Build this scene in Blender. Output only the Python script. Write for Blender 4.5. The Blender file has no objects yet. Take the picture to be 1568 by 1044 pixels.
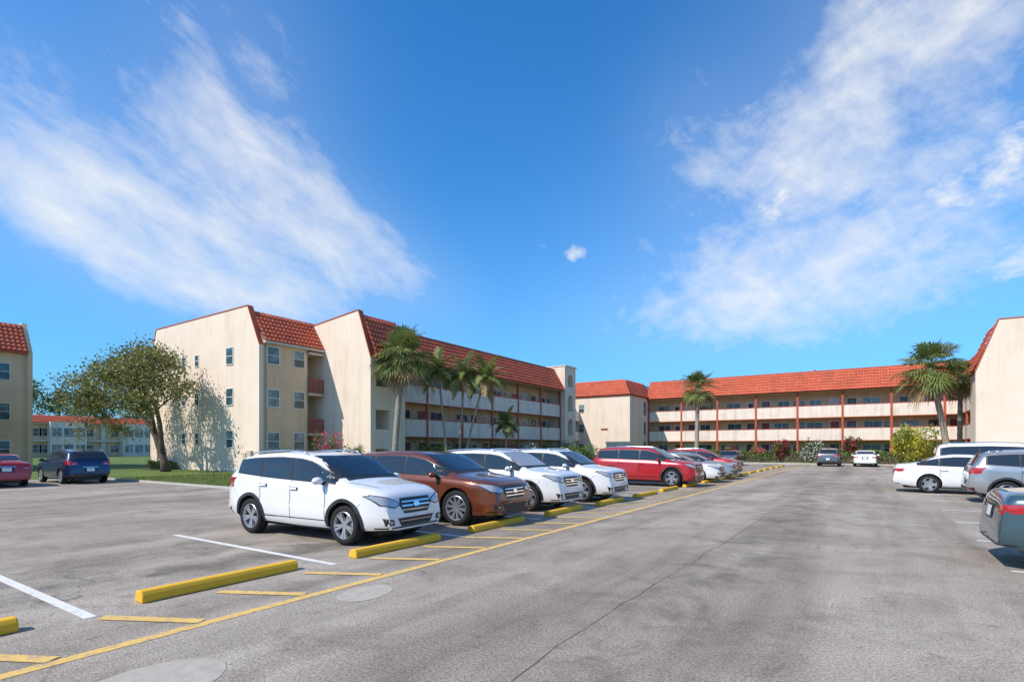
import bpy, bmesh, math, random
import numpy as np
from mathutils import Vector, Matrix
from mathutils.bvhtree import BVHTree
random.seed(4); rng=np.random.default_rng(4)
scene=bpy.context.scene
COL=scene.collection
# ------------------------------------------------------------------ node helpers
def newmat(name):
    m=bpy.data.materials.new(name); m.use_nodes=True
    nt=m.node_tree; b=nt.nodes['Principled BSDF']; return m,nt,b
def N(nt,t,**k):
    n=nt.nodes.new(t)
    for a,v in k.items(): setattr(n,a,v)
    return n
def noise(nt,scale,detail=4,rough=.55,vec=None,dist=0):
    n=N(nt,'ShaderNodeTexNoise'); n.inputs['Scale'].default_value=scale; n.inputs['Detail'].default_value=detail
    n.inputs['Roughness'].default_value=rough; n.inputs['Distortion'].default_value=dist
    if vec is not None: nt.links.new(vec,n.inputs['Vector'])
    return n.outputs['Fac']
def ramp(nt,fac,stops):
    r=N(nt,'ShaderNodeValToRGB'); nt.links.new(fac,r.inputs[0]); e=r.color_ramp.elements
    while len(e)<len(stops): e.new(.5)
    for i,(p,c) in enumerate(stops):
        e[i].position=p; e[i].color=(c[0],c[1],c[2],1) if hasattr(c,'__len__') else (c,c,c,1)
    return r.outputs[0]
def mix(nt,a,b,fac,mode='MIX'):
    m=N(nt,'ShaderNodeMix',data_type='RGBA',blend_type=mode)
    for s,v in ((m.inputs[6],a),(m.inputs[7],b),(m.inputs[0],fac)):
        if isinstance(v,bpy.types.NodeSocket): nt.links.new(v,s)
        elif hasattr(v,'__len__'): s.default_value=(v[0],v[1],v[2],1)
        else: s.default_value=v
    return m.outputs[2]
def M(nt,op,a,b=None,c=None,clamp=False):
    n=N(nt,'ShaderNodeMath',operation=op); n.use_clamp=clamp
    for i,v in enumerate((a,b,c)):
        if v is None: continue
        if isinstance(v,bpy.types.NodeSocket): nt.links.new(v,n.inputs[i])
        else: n.inputs[i].default_value=v
    return n.outputs[0]
def bump(nt,b,h,strength=.3,dist=.02):
    n=N(nt,'ShaderNodeBump'); n.inputs['Strength'].default_value=strength; n.inputs['Distance'].default_value=dist
    nt.links.new(h,n.inputs['Height']); nt.links.new(n.outputs[0],b.inputs['Normal'])
def objco(nt): return N(nt,'ShaderNodeTexCoord').outputs['Object']
def mat_var(name,c1,c2,scale=3,rough=.8,bscale=None,bstr=.3,bd=.02,detail=5,spec=.3,stain=None):
    m,nt,b=newmat(name); v=objco(nt)
    col=ramp(nt,noise(nt,scale,detail,vec=v),[(.3,c1),(.7,c2)])
    if stain:
        mp=N(nt,'ShaderNodeMapping'); mp.inputs['Scale'].default_value=(1.2,1.2,.12); nt.links.new(v,mp.inputs[0])
        s=ramp(nt,noise(nt,1.3,5,.7,mp.outputs[0]),[(.48,0),(.75,1)])
        col=mix(nt,col,mix(nt,col,stain,1,'MULTIPLY'),s)
    nt.links.new(col,b.inputs['Base Color']); b.inputs['Roughness'].default_value=rough
    b.inputs['Specular IOR Level'].default_value=spec
    if bscale: bump(nt,b,noise(nt,bscale,3,vec=v),bstr,bd)
    return m
def mat_plain(name,c,rough=.5,metal=0,spec=.5,coat=0):
    m,nt,b=newmat(name); v=objco(nt)
    col=mix(nt,tuple(x*.9 for x in c),tuple(min(1,x*1.08) for x in c),noise(nt,6,2,vec=v))
    nt.links.new(col,b.inputs['Base Color']); b.inputs['Roughness'].default_value=rough; b.inputs['Metallic'].default_value=metal
    b.inputs['Specular IOR Level'].default_value=spec; b.inputs['Coat Weight'].default_value=coat; b.inputs['Coat Roughness'].default_value=.03
    return m
# ------------------------------------------------------------------ materials
m_stucco=mat_var('stucco_cream',(.73,.60,.475),(.79,.66,.535),.6,.9,40,.25,.01,stain=(.82,.80,.77))
m_stucco2=mat_var('stucco_tan',(.68,.49,.31),(.74,.55,.36),.6,.9,40,.25,.01,stain=(.84,.81,.77))
m_rail=mat_var('rail_stucco',(.74,.62,.52),(.83,.72,.62),1.2,.9,30,.25,.01,stain=(.66,.64,.62))
m_redtrim=mat_var('red_trim',(.40,.075,.04),(.50,.105,.055),3,.7)
m_slab=mat_var('slab_paint',(.5,.41,.31),(.58,.48,.38),2,.9)
m_frame=mat_plain('window_frame',(.74,.74,.72),.4)
m_conc=mat_var('concrete',(.38,.35,.31),(.52,.49,.44),4,.9,60,.3,.01)
m_roofflat=mat_var('roof_membrane',(.3,.29,.27),(.4,.39,.37),1,.9)
def mk_tile():
    m,nt,b=newmat('roof_tile'); v=objco(nt)
    a=noise(nt,.5,5,.65,v); w=noise(nt,7,2,.5,v)
    c=ramp(nt,w,[(.3,(.38,.07,.034)),(.55,(.54,.105,.045)),(.75,(.66,.18,.085))])
    c=mix(nt,c,(.18,.05,.032),ramp(nt,a,[(.45,0),(.78,.65)]))
    nt.links.new(c,b.inputs['Base Color']); b.inputs['Roughness'].default_value=.7
    return m
m_tile=mk_tile()
def mk_glass(name,c,r=.04):
    m,nt,b=newmat(name); v=objco(nt)
    col=mix(nt,c,tuple(x*2.2+.01 for x in c),ramp(nt,noise(nt,1.6,3,vec=v),[(.4,0),(.65,1)]))
    nt.links.new(col,b.inputs['Base Color']); b.inputs['Roughness'].default_value=r; b.inputs['Specular IOR Level'].default_value=.6
    return m
m_glass=mk_glass('window_glass',(.03,.06,.07))
m_curt=mk_glass('window_curtain',(.10,.16,.17))
m_door=mat_plain('door_red',(.26,.05,.035),.45)
m_doorw=mat_plain('door_white',(.6,.56,.5),.5)
def mk_asphalt():
    m,nt,b=newmat('asphalt_aged'); v=objco(nt)
    big=noise(nt,.2,6,.65,v,.5); med=noise(nt,1.1,6,.7,v,.5); fine=noise(nt,38,2,.8,v); grit=noise(nt,110,1,.6,v)
    c=ramp(nt,big,[(.3,(.275,.232,.188)),(.5,(.37,.317,.26)),(.7,(.47,.41,.345))])
    c=mix(nt,c,(.20,.168,.138),ramp(nt,med,[(.47,0),(.73,.8)]))
    c=mix(nt,c,ramp(nt,fine,[(.3,.3),(.5,1.0),(.7,1.65)]),.6,'MULTIPLY')
    c=mix(nt,c,ramp(nt,grit,[(.3,.3),(.7,1.7)]),.55,'MULTIPLY')
    mp=N(nt,'ShaderNodeMapping'); mp.inputs['Scale'].default_value=(1.0,.07,1); nt.links.new(v,mp.inputs[0])
    st=noise(nt,.8,5,.62,mp.outputs[0]); c=mix(nt,c,mix(nt,c,(.66,.65,.64),1,'MULTIPLY'),ramp(nt,st,[(.45,0),(.66,1)]))
    xyz=N(nt,'ShaderNodeSeparateXYZ'); nt.links.new(v,xyz.inputs[0])
    def bandx(x0,w): 
        q=M(nt,'DIVIDE',M(nt,'SUBTRACT',xyz.outputs[0],x0),w); return M(nt,'EXPONENT',M(nt,'MULTIPLY',M(nt,'MULTIPLY',q,q),-1))
    wear=M(nt,'ADD',M(nt,'MULTIPLY',bandx(-1.75,.45),.8),M(nt,'ADD',M(nt,'MULTIPLY',bandx(-8.3,1.1),.9),M(nt,'MULTIPLY',bandx(4.2,1.2),.7)))
    c=mix(nt,c,(.135,.115,.095),M(nt,'MULTIPLY',wear,ramp(nt,med,[(.40,0),(.62,.75)]),clamp=True))
    sp=noise(nt,2.1,3,.6,v,1.2); c=mix(nt,c,(.12,.10,.085),ramp(nt,sp,[(.66,0),(.74,.65)]))
    wv=N(nt,'ShaderNodeTexNoise'); wv.inputs['Scale'].default_value=1.4; wv.inputs['Detail'].default_value=5; nt.links.new(v,wv.inputs['Vector'])
    add=N(nt,'ShaderNodeVectorMath',operation='MULTIPLY_ADD'); nt.links.new(wv.outputs['Color'],add.inputs[0]); add.inputs[1].default_value=(.9,.9,0); nt.links.new(v,add.inputs[2])
    vo=N(nt,'ShaderNodeTexVoronoi',feature='DISTANCE_TO_EDGE'); vo.inputs['Scale'].default_value=.2; nt.links.new(add.outputs[0],vo.inputs['Vector'])
    cr=ramp(nt,vo.outputs['Distance'],[(0,1),(.003,0)])
    msk=ramp(nt,big,[(.5,0),(.6,.6)])
    c=mix(nt,c,(.08,.07,.06),M(nt,'MULTIPLY',cr,msk))
    nt.links.new(c,b.inputs['Base Color']); b.inputs['Roughness'].default_value=.95; b.inputs['Specular IOR Level'].default_value=.15
    bump(nt,b,M(nt,'ADD',fine,grit),.7,.008)
    return m
m_asph=mk_asphalt()
def mk_paint(name,c,wear=.5):
    m,nt,b=newmat(name); v=objco(nt)
    col=mix(nt,c,tuple(x*.75 for x in c),noise(nt,3,4,vec=v))
    w=ramp(nt,noise(nt,11,8,.8,v),[(wear,0),(wear+.1,.85)])
    col=mix(nt,col,(.31,.265,.215),w)
    nt.links.new(col,b.inputs['Base Color']); b.inputs['Roughness'].default_value=.85
    return m
m_yel=mk_paint('yellow_road_paint',(.82,.52,.14),.50); m_whi=mk_paint('white_road_paint',(.78,.75,.70),.55)
m_stop=mk_paint('yellow_concrete',(.86,.47,.03),.60)
m_patch=mat_var('asphalt_repair',(.37,.32,.265),(.46,.405,.34),9,.95,90,.4,.006)
def mk_grass():
    m,nt,b=newmat('grass'); v=objco(nt)
    c=ramp(nt,noise(nt,.5,6,.6,v),[(.3,(.075,.12,.018)),(.6,(.125,.185,.028)),(.8,(.21,.21,.06))])
    c=mix(nt,c,ramp(nt,noise(nt,30,3,.7,v),[(.3,.45),(.7,1.4)]),.7,'MULTIPLY')
    nt.links.new(c,b.inputs['Base Color']); b.inputs['Roughness'].default_value=.95; bump(nt,b,noise(nt,25,3,vec=v),.6,.05)
    return m
m_grass=mk_grass()
def leafmat(name,c):
    m,nt,b=newmat(name); v=objco(nt)
    col=mix(nt,tuple(x*.7 for x in c),tuple(x*1.5 for x in c),noise(nt,2.2,2,.6,v))
    nt.links.new(col,b.inputs['Base Color']); b.inputs['Roughness'].default_value=.5; b.inputs['Specular IOR Level'].default_value=.35
    tr=N(nt,'ShaderNodeBsdfTranslucent'); nt.links.new(mix(nt,col,(1.0,1.0,.35),.2,'MIX'),tr.inputs[0])
    ms=N(nt,'ShaderNodeMixShader'); ms.inputs[0].default_value=.2
    nt.links.new(b.outputs[0],ms.inputs[1]); nt.links.new(tr.outputs[0],ms.inputs[2]); nt.links.new(ms.outputs[0],nt.nodes['Material Output'].inputs[0])
    return m
lf_olive=[leafmat('leaf_olive_a',(.17,.17,.045)),leafmat('leaf_olive_b',(.10,.115,.03)),leafmat('leaf_olive_c',(.27,.24,.08))]
lf_green=[leafmat('leaf_green_a',(.09,.14,.03)),leafmat('leaf_green_b',(.05,.085,.02)),leafmat('leaf_green_c',(.15,.21,.045))]
lf_palm=[leafmat('palm_a',(.14,.18,.045)),leafmat('palm_b',(.08,.11,.03)),leafmat('palm_c',(.22,.25,.08))]
lf_dead=leafmat('palm_dead',(.30,.20,.10))
lf_croton=[leafmat('croton_a',(.38,.34,.03)),leafmat('croton_b',(.15,.19,.03)),leafmat('croton_c',(.5,.4,.04))]
lf_red=[leafmat('ti_red_a',(.32,.03,.06)),leafmat('ti_red_b',(.12,.05,.03)),leafmat('ti_green',(.10,.13,.03))]
lf_wf=[leafmat('flower_white',(.7,.68,.62)),leafmat('flower_leaf',(.08,.12,.025)),leafmat('flower_leaf_dark',(.04,.07,.02))]
lf_pk=[leafmat('flower_pink',(.7,.07,.16)),leafmat('flower_leaf2',(.08,.12,.025)),leafmat('flower_leaf3',(.11,.15,.03))]
m_bark=mat_var('bark',(.07,.05,.037),(.16,.125,.095),8,.95,18,.8,.03)
m_palmtrunk=mat_var('palm_trunk',(.22,.18,.14),(.38,.33,.27),6,.95,14,.8,.03)
# ------------------------------------------------------------------ mesh builder
class MB:
    def __init__(s): s.v=[];s.f=[];s.m=[]
    def add(s,vs,fs,m=0):
        o=len(s.v); s.v.extend([tuple(x) for x in vs]); s.f.extend([tuple(i+o for i in f) for f in fs]); s.m.extend([m]*len(fs))
    def box(s,a,b,m=0):
        x0,y0,z0=[min(p,q) for p,q in zip(a,b)]; x1,y1,z1=[max(p,q) for p,q in zip(a,b)]
        s.add([(x0,y0,z0),(x1,y0,z0),(x1,y1,z0),(x0,y1,z0),(x0,y0,z1),(x1,y0,z1),(x1,y1,z1),(x0,y1,z1)],
              [(0,3,2,1),(4,5,6,7),(0,1,5,4),(1,2,6,5),(2,3,7,6),(3,0,4,7)],m)
    def prism(s,pts,y0,y1,m=0,axis='y'):
        n=len(pts)
        f=(lambda p,y:(p[0],y,p[1])) if axis=='y' else ((lambda p,y:(y,p[0],p[1])) if axis=='x' else (lambda p,y:(p[0],p[1],y)))
        vs=[f(p,y0) for p in pts]+[f(p,y1) for p in pts]
        s.add(vs,[tuple(range(n)),tuple(range(2*n-1,n-1,-1))]+[(i,i+n,(i+1)%n+n,(i+1)%n) for i in range(n)],m)
    def obj(s,name,mats,parent=None,smooth=False,recalc=True):
        me=bpy.data.meshes.new(name); me.from_pydata(s.v,[],s.f)
        for m in mats: me.materials.append(m)
        me.polygons.foreach_set('material_index',s.m)
        if smooth: me.polygons.foreach_set('use_smooth',[True]*len(s.f))
        me.update()
        if recalc:
            bm=bmesh.new(); bm.from_mesh(me); bmesh.ops.recalc_face_normals(bm,faces=bm.faces); bm.to_mesh(me); bm.free()
        o=bpy.data.objects.new(name,me); COL.objects.link(o)
        if parent: o.parent=parent
        return o
def empty(name,loc=(0,0,0),rz=0):
    e=bpy.data.objects.new(name,None); COL.objects.link(e); e.location=loc; e.rotation_euler=(0,0,math.radians(rz)); e.empty_display_size=.5; return e
def apply_bool(o,cut):
    md=o.modifiers.new('b','BOOLEAN'); md.operation='DIFFERENCE'; md.object=cut; md.solver='EXACT'
    dg=bpy.context.evaluated_depsgraph_get(); dg.update()
    me=bpy.data.meshes.new_from_object(o.evaluated_get(dg)); o.modifiers.clear(); o.data=me
    bpy.data.objects.remove(cut,do_unlink=True)
def tube(mb,pts,rad,m=0,seg=8):
    pts=[Vector(p) for p in pts]; n=len(pts); rings=[]
    for i,p in enumerate(pts):
        t=(pts[min(i+1,n-1)]-pts[max(i-1,0)]).normalized()
        a=t.cross(Vector((0.3,1,0.1))); 
        if a.length<.1: a=t.cross(Vector((1,0,0)))
        a.normalize(); b=t.cross(a)
        rings.append([p+(a*math.cos(2*math.pi*k/seg)+b*math.sin(2*math.pi*k/seg))*rad[i] for k in range(seg)])
    vs=[v for r in rings for v in r]; fs=[]
    for i in range(n-1):
        for k in range(seg): fs.append((i*seg+k,i*seg+(k+1)%seg,(i+1)*seg+(k+1)%seg,(i+1)*seg+k))
    fs.append(tuple(range(seg))[::-1]); fs.append(tuple((n-1)*seg+k for k in range(seg)))
    mb.add(vs,fs,m)
# ------------------------------------------------------------------ ground
def sheet(name,polys,z,mat,parent=None):
    mb=MB()
    for p in polys: mb.add([(x,y,z) for x,y in p],[tuple(range(len(p)))])
    return mb.obj(name,[mat],parent,recalc=False)
g=sheet('ground',[[(-1500,-1500),(1500,-1500),(1500,1500),(-1500,1500)]],-.012,m_grass)
lot=sheet('parking_lot',[[(-37,-40),(30,-40),(30,12),(-37,12)],[(-18.8,12),(30,12),(30,62),(-18.8,62)]],0,m_asph)
def verge(name,poly,h=.1):
    e=empty(name); mb=MB(); mb.prism(poly,-.01,h,0,'z'); mb.obj('lawn_turf',[m_grass],e)
    return e
verge('grass_verge',[(-36,12.15),(-19,12.15),(-19,62),(-36,62)],.07)
kb=MB(); kb.box((-36,12,-.01),(-18.85,12.15,.085)); kb.box((-19,12.15,-.01),(-18.85,62,.085)); kb.box((-18.85,62,-.01),(6,62.15,.13)); kb.obj('kerb',[m_conc])
def blades(name,n,x0,x1,y0,y1,z,hmin,hmax,mats):
    P=np.stack([rng.uniform(x0,x1,n),rng.uniform(y0,y1,n),np.full(n,z)],1); a=rng.uniform(0,6.28,n); h=rng.uniform(hmin,hmax,n); w=.012+.01*rng.random(n)
    d=np.stack([np.cos(a),np.sin(a),0*a],1); tip=P+np.stack([np.cos(a+1)*h*.5,np.sin(a+1)*h*.5,h],1)
    V=np.stack([P-d*w[:,None],P+d*w[:,None],tip],1).reshape(-1,3)
    me=bpy.data.meshes.new(name); me.from_pydata(V.tolist(),[],np.arange(3*n).reshape(-1,3).tolist())
    for m in mats: me.materials.append(m)
    me.polygons.foreach_set('material_index',rng.integers(0,len(mats),n).tolist()); o=bpy.data.objects.new(name,me); COL.objects.link(o); return o
gm=[leafmat('grass_blade_a',(.11,.165,.03)),leafmat('grass_blade_b',(.17,.2,.05))]
blades('grass',30000,-34,-20,12.1,20,.06,.03,.1,gm)
# markings
mk=empty('lot_markings')
def strip(p,q,w):
    p=Vector(p);q=Vector(q); d=(q-p).normalized(); n=Vector((-d.y,d.x))*w/2
    return [tuple(p-n),tuple(q-n),tuple(q+n),tuple(p+n)]
sheet('edge_line',[strip((-5.37,-12),(-5.37,60),.13)],.004,m_yel,mk)
yl=[]
for k in range(-9,48):
    y0=2.21+1.16*k; yl.append(strip((-6.4,y0),(-5.45,y0+.5),.13))
sheet('hatch_lines',yl,.008,m_yel,mk)
sheet('stall_lines',[strip((-11.3,5.1+2.95*k),(-6.5,5.1+2.95*k),.11) for k in range(-5,17)]+[strip((1.6,4.1+2.95*k),(6.4,4.1+2.95*k),.11) for k in range(-5,19)]
      +[strip((-4.7+2.7*k,56),(-4.7+2.7*k,61),.11) for k in range(0,4)]+[strip((-36,-4+2.95*k),(-31,-4+2.95*k),.11) for k in range(5)],.004,m_whi,mk)
sheet('left_stall_line',[strip((-31,5.7),(-27,5.9),.12)],.008,m_yel,mk)
def ell(cx,cy,a,b,rot=0,n=28,j=.05):
    return [(cx+(a*math.cos(t)*math.cos(rot)-b*math.sin(t)*math.sin(rot))*(1+random.uniform(-j,j)),cy+(a*math.cos(t)*math.sin(rot)+b*math.sin(t)*math.cos(rot))*(1+random.uniform(-j,j)*.3)) for t in [2*math.pi*i/n for i in range(n)]]
sheet('repair_patches',[ell(-4.93,4.3,.27,.38,.2,40,.012),ell(-4.3,1.75,.4,.55,.1,40,.012)],.0035,m_patch,mk)
def crack(x0,y0,x1,y1,n,w,amp):
    L=[];R=[]; off=0
    for i in range(n+1):
        t=i/n; off+=random.uniform(-amp,amp); off*=.93; ww=w*random.uniform(.2,1)
        x=x0+(x1-x0)*t+off; y=y0+(y1-y0)*t; L.append((x-ww,y)); R.append((x+ww,y))
    return [[L[i],R[i],R[i+1],L[i+1]] for i in range(n)]
m_crack=mat_plain('crack_tar',(.12,.10,.085),.9)
sheet('cracks',crack(-2.3,-3,-2.1,40,220,.008,.03)+crack(-8,2.9,-10,4.4,20,.004,.04),.0025,m_crack,mk)
def wheel_stop(x,y,rz=0,L=1.95):
    mb=MB(); pr=[(-.09,.0),(.09,.0),(.09,.075),(.055,.13),(-.055,.13),(-.09,.075)]
    mb.prism(pr,-L/2,L/2,0,'y'); o=mb.obj('wheel_stop',[m_stop]); 
    bv=o.modifiers.new('bv','BEVEL'); bv.width=.015; bv.segments=2
    o.location=(x,y,.002); o.rotation_euler=(0,0,math.radians(rz))
for k in range(-2,18): wheel_stop(-6.66+random.uniform(-.05,.03),3.62+2.95*k+random.uniform(-.06,.06),random.uniform(-1.5,1.5))
# ------------------------------------------------------------------ tiles
def tiles(mb,O,U,V,Nn,L,S,sl=0,sr=0,m=0,step=.075):
    O=Vector(O);U=Vector(U).normalized();V=Vector(V).normalized();Nn=Vector(Nn).normalized()
    nc=max(2,int(L/step)); c=.4; nr=max(1,round(S/c)); c=S/nr; vs=[];fs=[]
    rows=[]
    for i in range(nr): rows+= [(i*c,.035),(i*c+.004,.1),((i+1)*c-.002,.035)]
    for s,h in rows:
        a=sl*s/S; b=L-sr*s/S
        for j in range(nc+1):
            u=a+(b-a)*j/nc; hh=h+.05*abs(math.sin(math.pi*(u/.3)))
            vs.append(O+U*u+V*s+Nn*hh)
    for i in range(len(rows)-1):
        for j in range(nc): fs.append((i*(nc+1)+j,i*(nc+1)+j+1,(i+1)*(nc+1)+j+1,(i+1)*(nc+1)+j))
    mb.add(vs,fs,m)
def window(mb,c,w,h,ax,mf=0,mg=1,proud=.04,split=True):
    def B(u0,u1,z0,z1,d0,d1,m):
        x,y,z=c
        if ax=='-y': mb.box((x+u0,y-d0,z+z0),(x+u1,y-d1,z+z1),m)
        elif ax=='+x': mb.box((x+d0,y+u0,z+z0),(x+d1,y+u1,z+z1),m)
        else: mb.box((x-d0,y+u0,z+z0),(x-d1,y+u1,z+z1),m)
    f=.05
    B(-w/2,w/2,-h/2,h/2,-.02,.012,mg)
    B(-w/2-f,-w/2,-h/2-f,h/2+f,-.02,proud,mf); B(w/2,w/2+f,-h/2-f,h/2+f,-.02,proud,mf)
    B(-w/2,w/2,h/2,h/2+f,-.02,proud,mf); B(-w/2-.0,w/2,-h/2-f,-h/2,-.02,proud+.03,mf)
    if split: B(-w/2,w/2,-.02,.02,.012,.03,mf); B(-w/2+.04,w/2-.04,.05,h/2-.05,.013,.016,2 if random.random()<.5 else mg)
    else: B(-.02,.02,-h/2,h/2,.012,.03,mf)
BM=[m_stucco,m_stucco2,m_rail,m_redtrim,m_slab,m_roofflat]   # 0..5
WM=[m_frame,m_glass,m_curt,m_door,m_doorw]
def gallery(parent,L,loc,rz,seed,depth=12,bay=4.9,h1=2.83,h2=5.63,eave=8.5,top=11.15):
    r=random.Random(seed); G=empty('gallery_wing',loc,rz); G.parent=parent
    w=MB()
    w.box((0,1.6,0),(L,depth,eave),1)
    for h in (h1,h2):
        w.box((0,.12,h-.2),(L,1.6,h),4)
        w.box((0,0,h-.22),(L,.12,h+1.2),2); w.box((0,-.035,h+1.2),(L,.155,h+1.27),3); w.box((0,-.02,h-.3),(L,.12,h-.223),3)
    w.box((0,-.45,eave),(L,1.6,eave+.12),4); w.box((0,-.5,eave+.02),(L,-.453,eave+.2),3)
    w.prism([(-.45,eave+.12),(1.0,top-.05),(depth-1,top-.05),(depth,eave)],0,L,5,'x')
    w.box((0,.85,top-.03),(L,1.25,top+.1),3)
    n=max(1,round(L/bay)); b=L/n
    for i in range(n+1):
        x=min(max(i*b,.12),L-.12)
        w.box((x-.11,-.06,0),(x+.11,.14,h1-.303),3); w.box((x-.11,-.06,h1+.0-.2),(x+.11,-.04,h1+1.19),3)
        w.box((x-.11,-.04,h1+1.272),(x+.11,.14,h2-.303),3); w.box((x-.11,-.06,h2-.2),(x+.11,-.04,h2+1.19),3)
        w.box((x-.11,-.04,h2+1.272),(x+.11,.14,eave-.01),3)
    w.obj('walls',BM,G)
    t=MB(); S=math.hypot(1.5,top-eave-.15); tiles(t,(0,-.55,eave+.12),(1,0,0),(0,1.5,top-eave-.15),(0,-(top-eave-.15),1.5),L,S)
    for k in range(3):
        x=L*(k+.5)/3+r.uniform(-2,2); tube(t,[(x,2.5,top-.1),(x,2.5,top+r.uniform(.3,.6))],[.12,.12],0,8)
    t.obj('tile_roof',[m_tile],G,recalc=False)
    d=MB()
    for fl in (0.05,h1,h2):
        for i in range(n):
            x0=i*b; fx=(lambda q: x0+q) if i%2 else (lambda q:x0+b-q)
            dx=fx(.95+r.uniform(-.1,.1)); dm=3 if r.random()<.6 else 4
            d.box((dx-.55,1.55,fl),(dx+.55,1.59,fl+2.2),0); d.box((dx-.46,1.53,fl),(dx+.46,1.56,fl+2.1),dm)
            if r.random()<.5: d.box((dx-.28,1.515,fl+1.1),(dx+.28,1.535,fl+1.9),1)
            wx=fx(3.0+r.uniform(-.15,.15)); ww=r.choice([1.3,1.7,1.7]); 
            window(d,(wx,1.59,fl+1.45),ww,1.15,'-y',0,r.choice([1,1,2]),.05,split=False)
            if r.random()<.4: window(d,(fx(4.4),1.59,fl+1.6),.5,.8,'-y',0,1,.05)
            d.box((dx+.75,1.5,fl+1.75),(dx+.87,1.6,fl+2.0),0)
    d.obj('doors_and_windows',WM,G)
    return G
# ---- west building
A=empty('apartment_building')
w=MB()
prof=[(-50.3,0),(-50.3,8.6),(-49.2,11.4),(-35.75,11.45),(-34.36,8.7),(-34.36,0)]
w.prism(prof,20.8,21.1,0)
w.box((-50.2,21.1,0),(-34.45,24.6,8.9),1); w.box((-50.2,24.6,0),(-36,25.9,8.9),1)
for z in (2.75,5.7,8.7): w.box((-36,24.6,z-.18),(-34.2,25.88,z),4)
w.box((-34.45,21.1,8.8),(-34.1,25.88,8.98),4)
w.prism([(-50.2,8.9),(-49.3,11.0),(-35.8,11.1),(-34.3,8.98)],21.1,30,5)
w.prism([(-36,0),(-36,10.9),(-35.5,10.95),(-30.45,11.45),(-29.16,8.0),(-29.16,0)],25.9,26.2,0)
def cap(mb,pts,y0,y1,m=3,t=.07):
    for (a,b),(c,d) in zip(pts[:-1],pts[1:]):
        L=math.hypot(c-a,d-b); nx,nz=-(d-b)/L,(c-a)/L
        mb.prism([(a,b),(c,d),(c+nx*t,d+nz*t),(a+nx*t,b+nz*t)],y0,y1,m)
cap(w,[(-50.3,8.6),(-49.2,11.4),(-35.75,11.45),(-34.36,8.7)],20.76,21.16)
cap(w,[(-36,10.92),(-35.5,10.97),(-30.45,11.47),(-29.16,8.0)],25.86,26.26)
w.obj('walls',BM,A)
w=MB(); w.box((-36,26.2,0),(-29.2,29.3,8.3)); o=w.obj('stair_block_walls',BM,A)
c=MB(); c.box((-30.6,26.4,3.0),(-29,27.75,4.4)); c.box((-30.6,26.4,.1),(-29,27.6,1.6)); apply_bool(o,c.obj('c',[m_stucco]))
c=MB(); arc=[(26.45,6.05),(27.7,6.05)]+[(27.075+.625*math.cos(t),6.75+.5*math.sin(t)) for t in [math.pi*i/10 for i in range(11)]]
c.prism(arc,-30.6,-29,0,'x'); apply_bool(o,c.obj('c',[m_stucco]))
w=MB(); w.prism([(-36,8.3),(-35.5,10.7),(-30.5,11.15),(-29.2,8.3)],26.2,29.3,5); w.box((-29.25,26.2,8.05),(-28.95,29.3,8.2),3)
w.box((-36.2,29.3,0),(-31.31,29.32,8.5),0)
w.obj('roof_backing',BM,A)
t=MB()
tiles(t,(-34.25,21.1,9.0),(0,1,0),(-1.5,0,2.15),(2.15,0,1.5),8.2,2.62)
tiles(t,(-29.0,26.2,8.15),(0,1,0),(-1.4,0,3.05),(3.05,0,1.4),3.2,3.36)
t.obj('tile_roof',[m_tile],A,recalc=False)
d=MB()
for z in (2.3,5.3,8.2):
    window(d,(-38,20.8,z),.85,1.15,'-y',0,1); window(d,(-42.6,20.8,z+.05),.5,.8,'-y',0,1); window(d,(-44.6,20.8,z+.05),.5,.8,'-y',0,1)
for z in (2.15,5.1,8.05):
    window(d,(-34.45,21.9,z),.85,1.15,'+x',0,2); window(d,(-34.45,23.9,z),.85,1.15,'+x',0,1)
d.obj('windows',WM,A)
d=MB()
for z in (2.75,5.7):
    d.box((-34.28,24.62,z+1.0),(-34.22,25.86,z+1.06))
    for k in range(12): d.box((-34.27,24.66+k*.105,z),(-34.23,24.69+k*.105,z+1.0))
d.obj('balcony_rails',[m_redtrim],A)
d=MB()
tube(d,[(-34.38,21.35,0),(-34.38,21.35,8.8)],[.045,.045],0,8); tube(d,[(-48.9,20.74,0),(-48.9,20.74,8.0)],[.04,.04],0,8)
d.box((-35.6,20.62,.7),(-35.1,20.8,1.5)); d.box((-36.2,20.68,.9),(-35.85,20.8,1.35))
d.obj('downspouts_and_meters',[m_slab],A)
gallery(A,28.2,(-31.3,29.3,0),90,5)
w=MB(); w.box((-34.2,57.5,0),(-30.7,60.3,11.5),0); o=w.obj('stair_tower',BM,A)
def archcut(o,y0,y1,z0,z1,x0,x1):
    c=MB(); r=(y1-y0)/2; cy=(y0+y1)/2
    c.prism([(y0,z0),(y1,z0)]+[(cy+r*math.cos(t),z1-r+r*math.sin(t)) for t in [math.pi*i/10 for i in range(11)]],x0,x1,0,'x'); apply_bool(o,c.obj('c',[m_stucco]))
for z in (.3,3.2,6.1,9.1): archcut(o,58.3,59.6,z,z+(2.0 if z<9 else 1.5),-32.4 if z<9 else -35,-30)
w=MB(); w.box((-34.3,57.42,11.5),(-30.5,60.38,11.6),0)
w.box((-46,60.3,0),(-36,69,8.7),1); w.box((-46,60.3,8.7),(-35.9,69,9.2),3)
w.box((-46,69,0),(-27,88,8.8),0); w.prism([(69.05,8.8),(70.4,11.0),(87,11.0),(88,8.8)],-46,-28.4,5,'x')
w.prism([(-30,8.8),(-27.05,8.8),(-28.4,10.98),(-30,10.98)],70.4,87,5)
w.box((-46,68.85,8.72),(-26.8,69,8.86),3); w.box((-27,69,8.72),(-26.85,76,8.86),3)
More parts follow.
